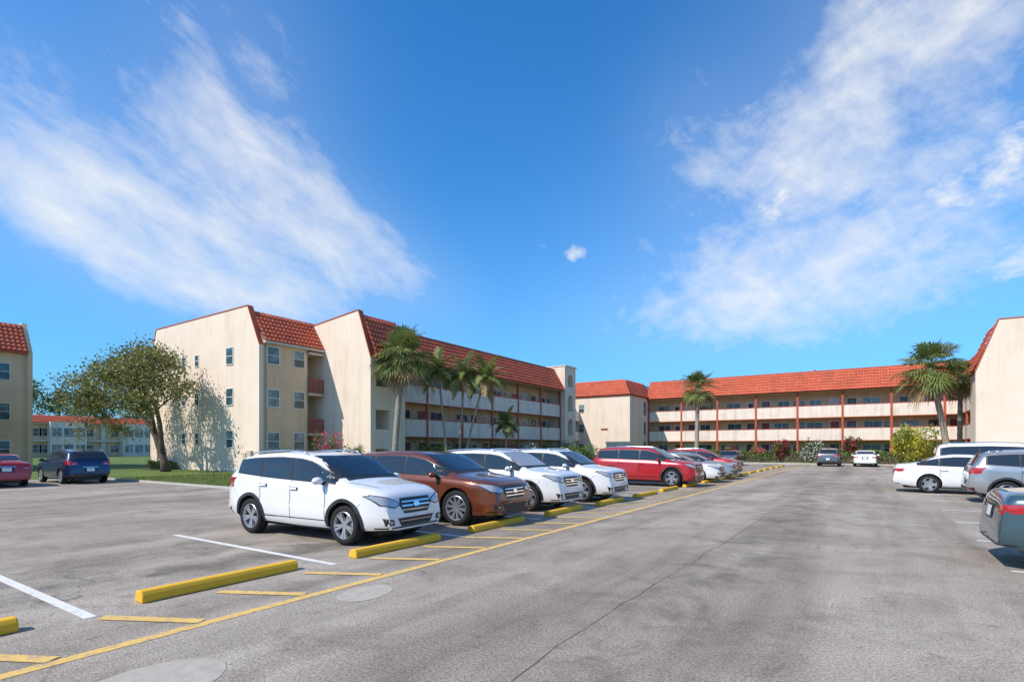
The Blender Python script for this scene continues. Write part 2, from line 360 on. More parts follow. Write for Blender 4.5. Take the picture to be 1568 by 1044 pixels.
for z in (2.83,5.63):
    w.box((-36,60.3,z-.2),(-34.6,69,z),4); w.box((-34.62,60.3,z-.2),(-34.5,69,z+1.1),2)
w.obj('corner_block',BM,A)
t=MB()
tiles(t,(-46,68.8,8.85),(1,0,0),(0,1.45,2.2),(0,-2.2,1.45),19.2,2.63,0,1.45)
tiles(t,(-26.8,68.8,8.85),(0,1,0),(-1.45,0,2.2),(2.2,0,1.45),8.6,2.63,1.45,0)
t.obj('corner_tile_roof',[m_tile],A,recalc=False)
d=MB()
for z in (1.6,4.4,7.2):
    window(d,(-34.2,69,z),.8,1.1,'-y',0,1); window(d,(-36.0,66.5,z),1.1,1.1,'+x',0,1)
    window(d,(-27,74.6,z),.8,1.9,'+x',0,1)
d.box((-31.2,68.97,4.1),(-30.2,68.995,4.35),3)
d.obj('corner_windows',WM,A)
Bf=empty('apartment_building'); gallery(Bf,38.5,(-27,76,0),0,11)
# ---- east building
Be=empty('apartment_building')
w=MB()
w.prism([(6.6,0),(6.6,7.5),(7.95,11.3),(26,11.0),(26,0)],54,54.3,0)
cap(w,[(6.6,7.5),(7.95,11.32),(26,11.02)],53.96,54.36)
w.box((6.7,54.3,0),(26,57.5,7.6),0); w.prism([(6.75,7.6),(8.0,10.9),(26,10.9),(26,7.6)],54.3,57.5,5)
w.box((6.62,54.3,7.45),(6.7,57.5,7.58),3)
w.obj('end_block',BM,Be)
t=MB(); tiles(t,(6.5,57.6,7.6),(0,-1,0),(1.4,0,3.5),(-3.5,0,1.4),3.3,3.75); t.obj('tile_roof',[m_tile],Be,recalc=False)
gallery(Be,18.5,(8.0,76,0),-90,21)
# ---- building at the left edge
Bl=empty('apartment_building')
w=MB(); w.box((-70,-12,0),(-54,13.8,9),1); w.prism([(-70,0),(-70,9),(-68.5,11.4),(-55.2,11.4),(-53.8,9.0),(-53.8,0)],13.8,14.1,1)
w.prism([(-70,9),(-68.5,11.1),(-55.3,11.1),(-53.9,9)],-12,13.8,5); w.box((-54,-12,8.85),(-53.6,13.8,9.0),3)
for z in (2.85,5.7): w.box((-54,-12,z-.2),(-53.0,11.5,z),4); w.box((-53.0,-12,z-.2),(-52.9,11.5,z+1.1),2)
w.obj('walls',BM,Bl); t=MB(); tiles(t,(-53.7,-12,9.0),(0,1,0),(-1.45,0,2.2),(2.2,0,1.45),25.8,2.63); t.obj('tile_roof',[m_tile],Bl,recalc=False)
d=MB()
for z in (1.6,4.4,7.4):
    for y in (-9,-5,-1,3,7,10,12.4): window(d,(-54,y,z),1.3 if y<12 else .8,1.2,'+x',0,1 if y!=7 else 2)
d.obj('windows',WM,Bl)
# ---- distant building
Bd=empty('apartment_building')
w=MB(); w.box((-135,14,0),(-120,66,5.8),1); w.box((-120,14,5.8),(-119.2,66,6.0),2)
w.prism([(-120-15.5,5.8),(-130,7.4),(-122,7.4),(-119,6.0)],14,66,3); 
for y in (36,47,58): w.box((-120,y-2.6,0),(-118.4,y+2.6,6.2),2)
for y in (22,30,41.5,52.5,63): w.box((-119.99,y-.3,0),(-119.5,y+.3,5.8),2)
w.box((-120,14,2.8),(-119.3,66,3.05),2)
w.obj('walls',BM,Bd)
t=MB(); tiles(t,(-118.9,14,6.0),(0,1,0),(-3,0,1.4),(1.4,0,3),52,3.3,0,0,0,.15); t.obj('tile_roof',[m_tile],Bd,recalc=False)
d=MB()
for z in (1.5,4.4):
    for y in (17,20,24.5,27.5,32,33,39.5,43.5,50.5,54.2,61.5): window(d,(-120,y,z),1.3,1.3,'+x',0,1)
    for y in (36,47,58):
        for k in (-1.7,0,1.7): window(d,(-118.4,y+k,z),1.4,1.5,'+x',0,2,split=False)
d.obj('windows',WM,Bd)
# ------------------------------------------------------------------ vegetation
def leafmesh(name,C,size,mats,parent=None,aspect=.5,midx=None):
    n=len(C); C=np.asarray(C); a=rng.normal(size=(n,3)); a/=np.linalg.norm(a,axis=1)[:,None]
    b=np.cross(a,rng.normal(size=(n,3))); b/=np.linalg.norm(b,axis=1)[:,None]
    s=size*rng.uniform(.6,1.3,n)[:,None]; a=a*s; b=b*s*aspect
    V=np.stack([C-a*.5,C+b*.5,C+a*.5,C-b*.5],1).reshape(-1,3)
    me=bpy.data.meshes.new(name); me.from_pydata(V.tolist(),[],np.arange(4*n).reshape(-1,4).tolist())
    for m in mats: me.materials.append(m)
    if midx is None: midx=rng.integers(0,len(mats),n)
    me.polygons.foreach_set('material_index',np.asarray(midx).tolist())
    o=bpy.data.objects.new(name,me); COL.objects.link(o)
    if parent: o.parent=parent
    return o
def broad_tree(name,loc,segs_fn,seed,levels=4,up=.35):
    r=random.Random(seed); e=empty(name,loc); mb=MB(); tips=[]
    def grow(p,d,L,rad,lev):
        n=4; pts=[p]; rr=[rad]; q=p.copy(); dd=d.copy()
        for i in range(n):
            dd=(dd+Vector((r.uniform(-1,1),r.uniform(-1,1),r.uniform(-.7,.9)))*.18).normalized(); q=q+dd*L/n; pts.append(q.copy()); rr.append(rad*(1-.35*(i+1)/n))
        tube(mb,pts,rr,0,7 if lev<2 else 5)
        if lev>=3: tips.append(pts[2])
        if lev>=2: tips.append(pts[-1])
        if lev>=levels: return
        k=3 if lev<2 else r.choice([2,3,3])
        for i in range(k):
            ang=2*math.pi*(i+r.random()*.6)/k; sp=r.uniform(.5,1.05)
            side=dd.orthogonal().normalized(); side.rotate(Matrix.Rotation(ang,3,dd))
            nd=(dd*math.cos(sp)+side*math.sin(sp)+Vector((0,0,up*.4))).normalized()
            grow(q,nd,L*r.uniform(.65,.88),rad*.6,lev+1)
    for p,d,L,rad in segs_fn: grow(Vector(p),Vector(d).normalized(),L,rad,1)
    mb.obj('trunk_and_limbs',[m_bark],e,smooth=True)
    return e,tips
e,tips=broad_tree('shade_tree',(-42.0,18.3,0.0),[((-2.0,-.6,4.0),(-.9,-.45,.45),2.0,.13),((-1.2,-.5,4.6),(-.3,-.5,1),1.7,.13),((-.6,-.3,4.5),(.5,-.45,.8),1.6,.12),((-2.7,-1.0,4.6),(-.95,-.3,.1),2.0,.1),((-.3,-.2,3.6),(.8,-.5,.55),1.5,.1)],12)
t=MB(); tube(t,[(0.15,0,0),(-.15,0,.7),(-.45,-.1,1.5),(-.9,-.2,2.5),(-1.35,-.4,3.3),(-2.05,-.65,4.1),(-2.7,-1.0,4.65)],[.34,.25,.22,.20,.17,.14,.11],0,10)
tube(t,[(-.25,0,1.0),(-.3,-.1,2.2),(-.3,-.2,3.4),(-.6,-.3,4.6)],[.2,.17,.15,.12],0,8)
tube(t,[(-.9,-.2,2.4),(-1.05,-.35,3.6),(-1.2,-.5,4.7)],[.17,.15,.12],0,8)
t.obj('main_trunk',[m_bark],e,smooth=True)
C=[];mi=[]
for tp in tips:
    k=rng.integers(15,85); s=rng.uniform(.28,.58); C.append(np.array(tp)+rng.normal(size=(k,3))*[s,s,s*.75]); mi+= [int(rng.choice([0,0,1,2]))]*k
C=np.concatenate(C); mi=np.array(mi); sw=rng.random(len(mi))<.25; mi[sw]=rng.integers(0,3,sw.sum())
leafmesh('foliage',C,.2,lf_olive,e,.6,mi)
def palm_fronds(mb,c,n,L,seed,leaf=.5,thin=.045):
    r=random.Random(seed)
    for i in range(n):
        az=i*2.39996+r.uniform(-.3,.3); u=(i+.5)/n; el=math.radians(78-115*u+r.uniform(-8,8)); Lf=L*r.uniform(.85,1.1)
        d=Vector((math.cos(az)*math.cos(el),math.sin(az)*math.cos(el),math.sin(el))); p=Vector(c); pts=[p.copy()]; ns=12; dirs=[d.copy()]
        for k in range(ns):
            d=(d+Vector((0,0,-.085-.06*k/ns))).normalized(); p=p+d*Lf/ns; pts.append(p.copy()); dirs.append(d.copy())
        tube(mb,pts[::3],[.03,.022,.016,.01,.005][:len(pts[::3])],0,4)
        mi=r.choice([0,0,1,2]) if u<.9 else 3
        for k in range(2,ns+1):
            for sub in (0,.5):
                q=pts[k-1].lerp(pts[k],sub); dd=dirs[k]; side=dd.cross(Vector((0,0,1))); side.normalize(); upv=side.cross(dd)
                ll=leaf*math.sin(math.pi*min(1,.18+.8*k/ns))*r.uniform(.8,1.1)+.08
                for sg in (-1,1):
                    t=(side*sg*.85+dd*.55+upv*r.uniform(-.1,.35)).normalized(); m1=q+t*ll*.55+Vector((0,0,-.03)); tp=q+t*ll+Vector((0,0,-.28*ll)); wv=dd*thin
                    mb.add([q-wv,q+wv,m1+wv,tp,m1-wv],[(0,1,2,4),(4,2,3)],mi)
def sabal(mb,c,n,R,seed):
    r=random.Random(seed)
    for i in range(n):
        az=i*2.39996+r.uniform(-.3,.3); u=(i+.5)/n; el=math.radians(85-140*u+r.uniform(-12,12))
        d=Vector((math.cos(az)*math.cos(el),math.sin(az)*math.cos(el),math.sin(el))); P=Vector(c); pl=R*r.uniform(.36,.68)
        hub=P+d*pl+Vector((0,0,-.12*R*u)); tube(mb,[P,P+d*pl*.5+Vector((0,0,.03)),hub],[.03,.022,.018],0,4)
        d2=(d+Vector((0,0,-.3))).normalized(); side=d2.cross(Vector((0,0,1))).normalized(); upv=side.cross(d2)
        mi=r.choice([0,0,1,2]) if u<.9 else 3; nb=20
        for k in range(nb):
            a=(k/(nb-1)-.5)*math.radians(240); t=(d2*math.cos(a)+side*math.sin(a)+upv*.25*abs(math.sin(a))).normalized()
            bl=R*.48*r.uniform(.85,1.15)*(1-.25*abs(a)/2); wv=t.cross(upv).normalized()*R*.02
            m1=hub+t*bl*.6+Vector((0,0,-.03*R)); tp=hub+t*bl+Vector((0,0,-.2*bl-r.uniform(0,.14)*R))
            mb.add([hub,m1+wv,tp,m1-wv],[(0,1,2,3)],mi)
def palm(name,base,top,r0,r1,kind,seed,R,n):
    e=empty(name,(base[0],base[1],0)); b=Vector((0,0,0)); t=Vector((top[0]-base[0],top[1]-base[1],top[2]))
    mb=MB(); pts=[];rad=[]
    for i in range(26):
        u=i/25; p=b.lerp(t,u); hx=(u**1.6-u)*.5; p.x+= (t.x)*hx; p.y+=t.y*hx
        pts.append(p); rad.append((r0+(r1-r0)*u)*(1.05 if i%2 else .97)*(1.25 if i==0 else 1))
    tube(mb,pts,rad,0,10); mb.obj('trunk',[m_palmtrunk],e,smooth=True)
    f=MB()
    if kind=='sabal': sabal(f,t,n,R,seed)
    else:
        palm_fronds(f,t,n,R,seed)
        s=MB(); tube(s,[t-Vector((0,0,.7)),t-Vector((0,0,.35)),t],[r1*1.1,r1*1.5,r1*.8],0,8); s.obj('crownshaft',[lf_palm[2]],e,smooth=True)
    f.obj('fronds',lf_palm+[lf_dead],e,recalc=False)
palm('sabal_palm',(-27.6,26.6),(-27.3,27.2,8.1),.22,.19,'sabal',1,2.5,58)
palm('feather_palm',(-26.6,31.1),(-27.2,30.7,7.6),.10,.07,'f',2,2.3,20)
palm('feather_palm',(-25.9,31.6),(-25.5,31.8,7.2),.10,.07,'f',3,2.3,19)
palm('feather_palm',(-25.7,31.9),(-24.2,32.7,7.0),.10,.07,'f',4,2.3,20)
palm('feather_palm',(-23.7,34.7),(-23.7,34.7,3.6),.08,.06,'f',5,1.5,15)
palm('sabal_palm',(-16.3,61.6),(-16.3,62.2,8.4),.24,.2,'sabal',6,2.5,50)
palm('sabal_palm',(5.4,57.6),(4.0,56.8,8.3),.26,.2,'sabal',7,2.9,56)
palm('sabal_palm',(6.3,60.3),(6.4,60.5,7.8),.2,.17,'sabal',8,2.2,42)
palm('sabal_palm',(-52.5,10.6),(-52.3,10.6,4.4),.15,.12,'sabal',9,1.6,24)
def bush(name,x,y,rx,ry,h,n,mats,leaf=.12,seed=0):
    e=empty(name,(x,y,.05)); r=np.random.default_rng(seed+int(abs(x*7+y*3)))
    k=14; cs=np.stack([r.uniform(-.65,.65,k)*rx,r.uniform(-.65,.65,k)*ry,r.uniform(.3,.8,k)*h],1)
    idx=r.integers(0,k,n); v=r.normal(size=(n,3)); v/=np.linalg.norm(v,axis=1)[:,None]; v*=r.uniform(.55,1.05,n)[:,None]
    C=cs[idx]+v*np.array([rx*.42,ry*.42,h*.3]); C[:,2]=np.abs(C[:,2])
    mi=np.where(r.random(n)<.6,idx%len(mats),r.integers(0,len(mats),n))
    leafmesh('foliage',C,leaf,mats,e,.55,mi)
    mb=MB(); 
    for c in cs[:7]: tube(mb,[(c[0]*.2,c[1]*.2,-.05),(c[0]*.7,c[1]*.7,c[2]*.6),tuple(c)],[.03,.02,.012],0,5)
    mb.obj('stems',[m_bark],e); return e
bush('croton_bush',3.0,56.0,1.7,1.5,3.4,5000,lf_croton,.2)
bush('shrub',-24.9,49.5,2.2,1.6,1.9,3000,lf_green,.2); bush('shrub',-23.2,52.5,1.6,1.4,1.5,2000,lf_green,.2)
bush('ti_plant',-8.1,64.3,.9,.9,2.5,1200,lf_red,.28); bush('flowering_shrub',-5.5,66,1.1,1.1,2.9,1800,lf_wf,.2); bush('ti_plant',-1.7,67,.9,.9,2.7,1300,lf_red,.28)
bush('ti_plant',-13.5,65,.8,.8,2.0,900,lf_red,.25); bush('flowering_shrub',-10.8,66,.8,.8,1.8,900,lf_pk,.2)
bush('flowering_shrub',-31.5,24.0,1.0,.9,2.7,1800,lf_pk,.15); bush('shrub',-33.2,22.0,.8,.8,1.7,1200,lf_green,.14); bush('shrub',-30.0,24.9,1.0,.7,1.9,1500,lf_green,.14)
for i,(x,y,h,m) in enumerate([(-28.6,30.8,2.2,lf_green),(-28.8,33,2.0,lf_croton),(-29,36,2.3,lf_red),(-28.6,39,1.9,lf_green),(-29,42.5,2.4,lf_pk),(-28.5,46,2.2,lf_wf),(-28.7,50,2.1,lf_green),(-28.5,54,2.5,lf_green)]): bush('shrub',x,y,1.0,1.3,h,1300,m,.17,i)
def hedge(name,x0,x1,y0,y1,h,n,mats,leaf=.14):
    e=empty(name,((x0+x1)/2,(y0+y1)/2,.02)); lx,ly=(x1-x0)/2,(y1-y0)/2
    C=np.stack([rng.uniform(-lx,lx,n),rng.uniform(-ly,ly,n),rng.uniform(.05,1,n)**.6*h],1)
    C[:,2]+=.12*np.sin(C[:,0]*2.1)*C[:,2]; leafmesh('foliage',C,leaf,mats,e,.6)
    mb=MB(); mb.box((-lx+.15,-ly+.15,0),(lx-.15,ly-.15,h*.8)); mb.obj('core',[m_bark],e)
hedge('hedge',-18.5,5.5,73.2,74.4,1.3,11000,lf_green,.24); hedge('hedge',-12,-9,63.5,64.3,.9,1200,lf_green,.2); hedge('hedge',-4.5,5.5,63.4,64.4,1.1,3500,lf_green,.22)
hedge('hedge',-49,-45,19.9,20.5,.6,1200,lf_green,.14)
C=[];mi=[]
e=empty('distant_tree_line'); tm=MB()
for i in range(46):
    y=-30+i*3.2+rng.uniform(-1,1); x=-150+rng.uniform(-12,8); h=rng.uniform(14.5,21); tube(tm,[(x,y,0),(x+.4,y,h*.5),(x,y+.3,h*.85)],[.3,.22,.1],0,5)
    for j in range(11):
        k=90; c=np.array([x,y,h*.72])+rng.normal(size=3)*[2.3,2.3,h*.15]; C.append(c+rng.normal(size=(k,3))*[1.0,1.0,.8]); mi+=[int(rng.choice([0,1,1,2]))]*k
leafmesh('foliage',np.concatenate(C),.62,lf_green,e,.5,mi); tm.obj('trunks',[m_bark],e)
e=empty('distant_tree',(-33,105,0)); C=[np.array([rng.normal()*1.4,rng.normal()*1.4,12.3+rng.normal()*.8])+rng.normal(size=(60,3))*.6 for j in range(16)]
leafmesh('foliage',np.concatenate(C),.5,lf_green,e,.5); t=MB(); tube(t,[(0,0,0),(.2,0,6),(0,0,12)],[.3,.2,.1]); t.obj('trunk',[m_bark],e)
# ------------------------------------------------------------------ cars
m_tyre=mat_plain('tyre_rubber',(.022,.022,.022),.85,spec=.2); m_rim=mat_plain('alloy_rim',(.55,.55,.57),.3,.8); m_black=mat_plain('black_trim',(.022,.022,.024),.45)
m_chrome=mat_plain('chrome',(.75,.75,.77),.12,1.0); m_cglass=mat_plain('car_glass',(.014,.017,.02),.02,spec=1.0)
m_shade=mat_plain('sunshade',(.36,.37,.39),.3,.3)
m_lamp=mat_plain('headlamp_glass',(.42,.42,.43),.12,.3,spec=.8,coat=1); m_red=mat_plain('tail_lamp',(.42,.012,.014),.12,spec=.7,coat=1); m_amb=mat_plain('amber_lamp',(.6,.2,.02),.2)
m_plate=mat_plain('plate',(.7,.72,.68),.5); m_seam=mat_plain('panel_gap',(.02,.02,.02),.9)
def paint(name,c,metal=.0,rough=.28):
    m,nt,b=newmat(name); v=objco(nt)
    col=mix(nt,c,tuple(x*.88 for x in c),noise(nt,2,2,vec=v))
    nt.links.new(col,b.inputs['Base Color']); b.inputs['Metallic'].default_value=metal; b.inputs['Roughness'].default_value=rough
    b.inputs['Coat Weight'].default_value=1; b.inputs['Coat Roughness'].default_value=.03; return m
P_white=paint('paint_white',(.80,.79,.78),0,.35); P_brown=paint('paint_brown',(.19,.048,.015),.35); P_red=paint('paint_red',(.45,.012,.016),.15)
P_silver=paint('paint_silver',(.5,.5,.51),.7); P_grey=paint('paint_grey',(.13,.13,.14),.5); P_blue=paint('paint_blue',(.012,.03,.10),.4); P_teal=paint('paint_teal',(.07,.135,.16),.5)
def gsm(keys,L,sig=.035):
    xs=np.linspace(0,L,int(L/.01)+1); z=np.interp(xs,[k[0] for k in keys],[k[1] for k in keys])
    n=int(3*sig/.01); kx=np.arange(-n,n+1)*.01; k=np.exp(-kx**2/2/sig**2); k/=k.sum()
    zp=np.concatenate([2*z[0]-z[n:0:-1],z,2*z[-1]-z[-2:-n-2:-1]]); zs=np.convolve(zp,k,'valid')
    return lambda s: float(np.interp(s,xs,zs))
SPEC={
 'suv_a':dict(L=4.41,W=1.82,top=[(0,.62),(.03,.80),(.10,.92),(.3,1.0),(.8,1.08),(.96,1.11),(1.78,1.53),(2.1,1.60),(2.7,1.63),(3.5,1.59),(4.06,1.52),(4.30,1.14),(4.38,.98),(4.41,.65)],
   belt=[(0,.93),(1.2,1.02),(3.0,1.09),(4.4,1.18)],zb=[(0,.28),(.5,.25),(2,.24),(3.9,.27),(4.41,.36)],wh=(.88,3.52),R=.345,dlo=(1.14,4.0),pil=[2.3,3.22],hl=(.68,.82),clad=1,rail=1,style=5),
 'suv_b':dict(L=4.48,W=1.85,top=[(0,.64),(.03,.87),(.09,1.0),(.28,1.05),(.85,1.11),(1.0,1.14),(1.82,1.57),(2.15,1.63),(2.8,1.65),(3.6,1.61),(4.14,1.54),(4.36,1.14),(4.44,.97),(4.48,.65)],
   belt=[(0,.97),(1.2,1.04),(3.0,1.10),(4.4,1.19)],zb=[(0,.27),(.5,.24),(2,.23),(3.9,.27),(4.48,.36)],wh=(.89,3.56),R=.36,dlo=(1.16,4.07),pil=[2.35,3.28],hl=(.78,.91),clad=1,rail=1,style=5),
 'cross':dict(L=4.80,W=1.90,top=[(0,.60),(.03,.82),(.10,.94),(.35,1.02),(.9,1.09),(1.06,1.12),(1.95,1.54),(2.35,1.61),(3.1,1.63),(4.0,1.58),(4.34,1.51),(4.64,1.12),(4.74,.98),(4.80,.65)],
   belt=[(0,.95),(1.2,1.02),(3.0,1.07),(4.8,1.13)],zb=[(0,.25),(.5,.22),(2,.22),(4.2,.25),(4.8,.34)],wh=(.96,3.74),R=.385,dlo=(1.24,4.34),pil=[2.5,3.5],hl=(.72,.86),clad=0,rail=0,style=10),
 'suv_l':dict(L=4.78,W=1.92,top=[(0,.68),(.03,.92),(.10,1.05),(.35,1.10),(.95,1.15),(1.08,1.18),(1.8,1.63),(2.15,1.71),(3.2,1.74),(4.1,1.69),(4.42,1.62),(4.66,1.17),(4.74,1.0),(4.78,.7)],
   belt=[(0,1.02),(1.2,1.08),(3.0,1.13),(4.8,1.18)],zb=[(0,.28),(.5,.25),(2,.25),(4.2,.28),(4.78,.38)],wh=(.95,3.74),R=.385,dlo=(1.25,4.42),pil=[2.4,3.4],hl=(.80,.94),clad=1,rail=1,style=5),
 'sedan':dict(L=4.85,W=1.84,top=[(0,.55),(.04,.74),(.15,.83),(.5,.91),(1.1,.97),(1.25,.99),(2.1,1.37),(2.5,1.44),(3.0,1.45),(3.5,1.38),(4.15,1.13),(4.35,1.10),(4.72,1.07),(4.80,.96),(4.85,.6)],
   belt=[(0,.84),(1.2,.91),(3.0,.97),(4.85,1.03)],zb=[(0,.22),(.5,.2),(2,.2),(4.2,.22),(4.85,.32)],wh=(.95,3.75),R=.335,dlo=(1.4,4.12),pil=[2.55,3.45],hl=(.64,.76),clad=0,rail=0,style=5),
 'van':dict(L=5.0,W=1.98,top=[(0,.65),(.05,.9),(.2,1.0),(.7,1.12),(.95,1.17),(1.8,1.75),(2.2,1.88),(3.2,1.92),(4.5,1.88),(4.8,1.8),(4.93,1.2),(4.97,1.0),(5.0,.7)],
   belt=[(0,1.0),(1.2,1.08),(3.0,1.12),(5,1.15)],zb=[(0,.28),(.5,.25),(2,.25),(4.2,.28),(5,.38)],wh=(.95,3.95),R=.36,dlo=(1.1,4.75),pil=[2.3,3.5],hl=(.76,.92),clad=0,rail=1,style=5)}
_wc={}
def wheel_mesh(R,style):
    if (R,style) in _wc: return _wc[(R,style)]
    mb=MB(); seg=36
    def lathe(prof,m):
        vs=[(r*math.cos(2*math.pi*k/seg),y,r*math.sin(2*math.pi*k/seg)) for y,r in prof for k in range(seg)]
        mb.add(vs,[(i*seg+k,i*seg+(k+1)%seg,(i+1)*seg+(k+1)%seg,(i+1)*seg+k) for i in range(len(prof)-1) for k in range(seg)],m)
    lathe([(-.1,.66*R),(-.11,.85*R),(-.095,.965*R),(-.06,.995*R),(0,R),(.06,.995*R),(.095,.965*R),(.112,.85*R),(.105,.72*R),(.1,.70*R)],0)
    lathe([(.1,.70*R),(.105,.68*R),(.09,.655*R),(.05,.63*R),(-.09,.62*R)],1)
    lathe([(.0,.63*R),(.0,.001)],2); lathe([(.02,.42*R),(.021,.15*R)],3)
    lathe([(.0,.13*R),(.065,.13*R),(.075,.10*R),(.078,.001)],1)
    ns=style
    for k in range(ns):
        a0=2*math.pi*k/ns
        for da,w0 in (((-.16,.026),(.16,.026)) if ns==5 else ((0,.03),)):
            a=a0+da; ca,sa=math.cos(a),math.sin(a); 
            def Q(r,t,y): return (r*ca-t*sa,y,r*sa+t*ca)
            r0,r1=.08*R,.67*R; w1=w0*1.1
            vs=[Q(r0,-w0*.8,.03),Q(r0,w0*.8,.03),Q(r1,w1,.05),Q(r1,-w1,.05),Q(r0,-w0*.7,.075),Q(r0,w0*.7,.075),Q(r1,w1*.75,.095),Q(r1,-w1*.75,.095)]
            mb.add(vs,[(0,3,2,1),(4,5,6,7),(0,1,5,4),(1,2,6,5),(2,3,7,6),(3,0,4,7)],1)
    o=mb.obj('wheel',[m_tyre,m_rim,m_black,m_chrome]); me=o.data; bpy.data.objects.remove(o)
    bm=bmesh.new(); bm.from_mesh(me); 
    for f in bm.faces: f.smooth=f.material_index in (0,)
    bm.to_mesh(me); bm.free(); _wc[(R,style)]=me; return me
def make_car(name,spec,pm,x,y,heading,shade=False):
    S=SPEC[spec]; L,W=S['L'],S['W']; w0=W/2
    T=gsm(S['top'],L,.03); Bt=gsm(S['belt'],L,.1); ZB=gsm(S['zb'],L,.1)
    def wid(s):
        a=1.0
        if s<.75: a-=.24*((.75-s)/.75)**2.3
        if s>L-.65: a-=.15*((s-L+.65)/.65)**2.3
        return w0*a
    def par(s):
        zt=T(s); zs=min(Bt(s),zt-.075); d=zt-zs; g=min(1,max(0,(d-.09)/.33)); g=g*g*(3-2*g); return zt,zs,d,g,wid(s),ZB(s)
    def sec(s):
        zt,zs,d,g,w,zb=par(s)
        low=[(0,zb),(.72*w,zb),(.91*w,zb+.02),(.965*w,zb+.09),(.985*w,zb+(zs-zb)*.28),(1.0*w,zb+(zs-zb)*.46),(.975*w,zb+(zs-zb)*.64),(.99*w,zb+(zs-zb)*.82),(.972*w,zs-.035),(.935*w,zs)]
        gh=[(.905,.22),(.865,.52),(.81,.80),(.72,.94),(.48,.985),(0,1)]; hd=[(.875,.36),(.80,.60),(.68,.80),(.50,.91),(.28,.975),(0,1)]
        return low+[((h[0]*(1-g)+q[0]*g)*w,zs+d*(h[1]*(1-g)+q[1]*g)) for h,q in zip(hd,gh)]
    st=[0,.012,.03,.055,.09,.14,.2,.28]; s=.36
    while s<L-.32: st.append(s); s+=.07
    st+=[L-.28,L-.2,L-.14,L-.09,L-.055,L-.03,L-.012,L]
    half=[sec(s) for s in st]; nh=len(half[0]); ring=2*nh-2; vs=[]
    for s,h in zip(st,half):
        xx=L/2-s; full=h+[(-a,b) for a,b in h[-2:0:-1]]; vs+=[(xx,a,b) for a,b in full]
    fs=[(i*ring+k,i*ring+(k+1)%ring,(i+1)*ring+(k+1)%ring,(i+1)*ring+k) for i in range(len(st)-1) for k in range(ring)]
    fs.append(tuple(range(ring))[::-1]); fs.append(tuple((len(st)-1)*ring+k for k in range(ring)))
    E=empty(name,(x,y,0.004),heading)
    mb=MB(); mb.add(vs,fs,0); body=mb.obj('body',[pm,m_black],E)
    bm=bmesh.new(); bm.from_mesh(body.data); bmesh.ops.triangulate(bm,faces=[f for f in bm.faces if len(f.verts)>4]); bvh=BVHTree.FromBMesh(bm); bm.free()
    R=S['R']; wxs=[L/2-q for q in S['wh']]
    cut=MB(); seg=40
    for wx in wxs:
        for sg in (-1,1):
            r=R+.055; ya,yb=sg*(w0-.34),sg*(w0+.2)
            ra=[(wx+r*math.cos(2*math.pi*k/seg),ya,R+.01+r*math.sin(2*math.pi*k/seg)) for k in range(seg)]; rb=[(p[0],yb,p[2]) for p in ra]
            cut.add(ra+rb,[tuple(range(seg))[::-1],tuple(range(seg,2*seg))]+[(k,(k+1)%seg,seg+(k+1)%seg,seg+k) for k in range(seg)],1)
    c=cut.obj('cut',[pm,m_black])
    body.parent=None; apply_bool(body,c); body.parent=E
    for p in body.data.polygons: p.use_smooth=True
    try: body.data.set_sharp_from_angle(angle=math.radians(38))
    except Exception: pass
    parts={}
    def proj(poly,mode,off,part,mi,cell=.07):
        bm=bmesh.new(); vv=[bm.verts.new((a,b,0)) for a,b in poly]
        try: bm.faces.new(vv)
        except Exception: bm.free(); return
        a0=min(p[0] for p in poly);a1=max(p[0] for p in poly);b0=min(p[1] for p in poly);b1=max(p[1] for p in poly)
        for ax,lo,hi in ((0,a0,a1),(1,b0,b1)):
            k=lo+cell
            while k<hi-1e-4:
                co=(k,0,0) if ax==0 else (0,k,0); no=(1,0,0) if ax==0 else (0,1,0)
                bmesh.ops.bisect_plane(bm,geom=bm.verts[:]+bm.edges[:]+bm.faces[:],plane_co=co,plane_no=no); k+=cell
        out=[]
        for v in bm.verts:
            a,b=v.co.x,v.co.y
            if mode in 'LR': sg=1 if mode=='L' else -1; o=Vector((a,sg*3,b)); d=Vector((0,-sg,0))
            elif mode=='F': o=Vector((5,a,b)); d=Vector((-1,0,0))
            elif mode=='B': o=Vector((-5,a,b)); d=Vector((1,0,0))
            else: o=Vector((a,b,5)); d=Vector((0,0,-1))
            h,n,i,ds=bvh.ray_cast(o,d)
            if h is None: h,n,i,ds=bvh.find_nearest(o+d*(4.2 if mode in 'FB' else 2.2))
            if n.dot(d)>0: n=-n
            out.append(h+n*off)
        bm.verts.index_update(); m=parts.setdefault(part,MB()); m.add(out,[tuple(v.index for v in f.verts) for f in bm.faces],mi); bm.free()
    X=lambda s:L/2-s
    DM=[m_black,m_cglass,m_lamp,m_red,m_chrome,m_plate,m_seam,m_amb,pm,m_shade]
    sa,sc=S['dlo']
    def up(s,mg=0): zt,zs,d,g,w,zb=par(s); return zs+.80*d-mg
    def dn(s,mg=0): return Bt(s)+.025+mg
    def band(s0,s1,mg,n=12):
        ss=[s0+(s1-s0)*i/n for i in range(n+1)]
        lo=[(X(s),dn(s,mg)) for s in ss if up(s,mg)>dn(s,mg)+.01]; hi=[(X(s),up(s,mg)) for s in ss if up(s,mg)>dn(s,mg)+.01]
        return lo+hi[::-1]
    edges=[sa]+S['pil']+[sc]
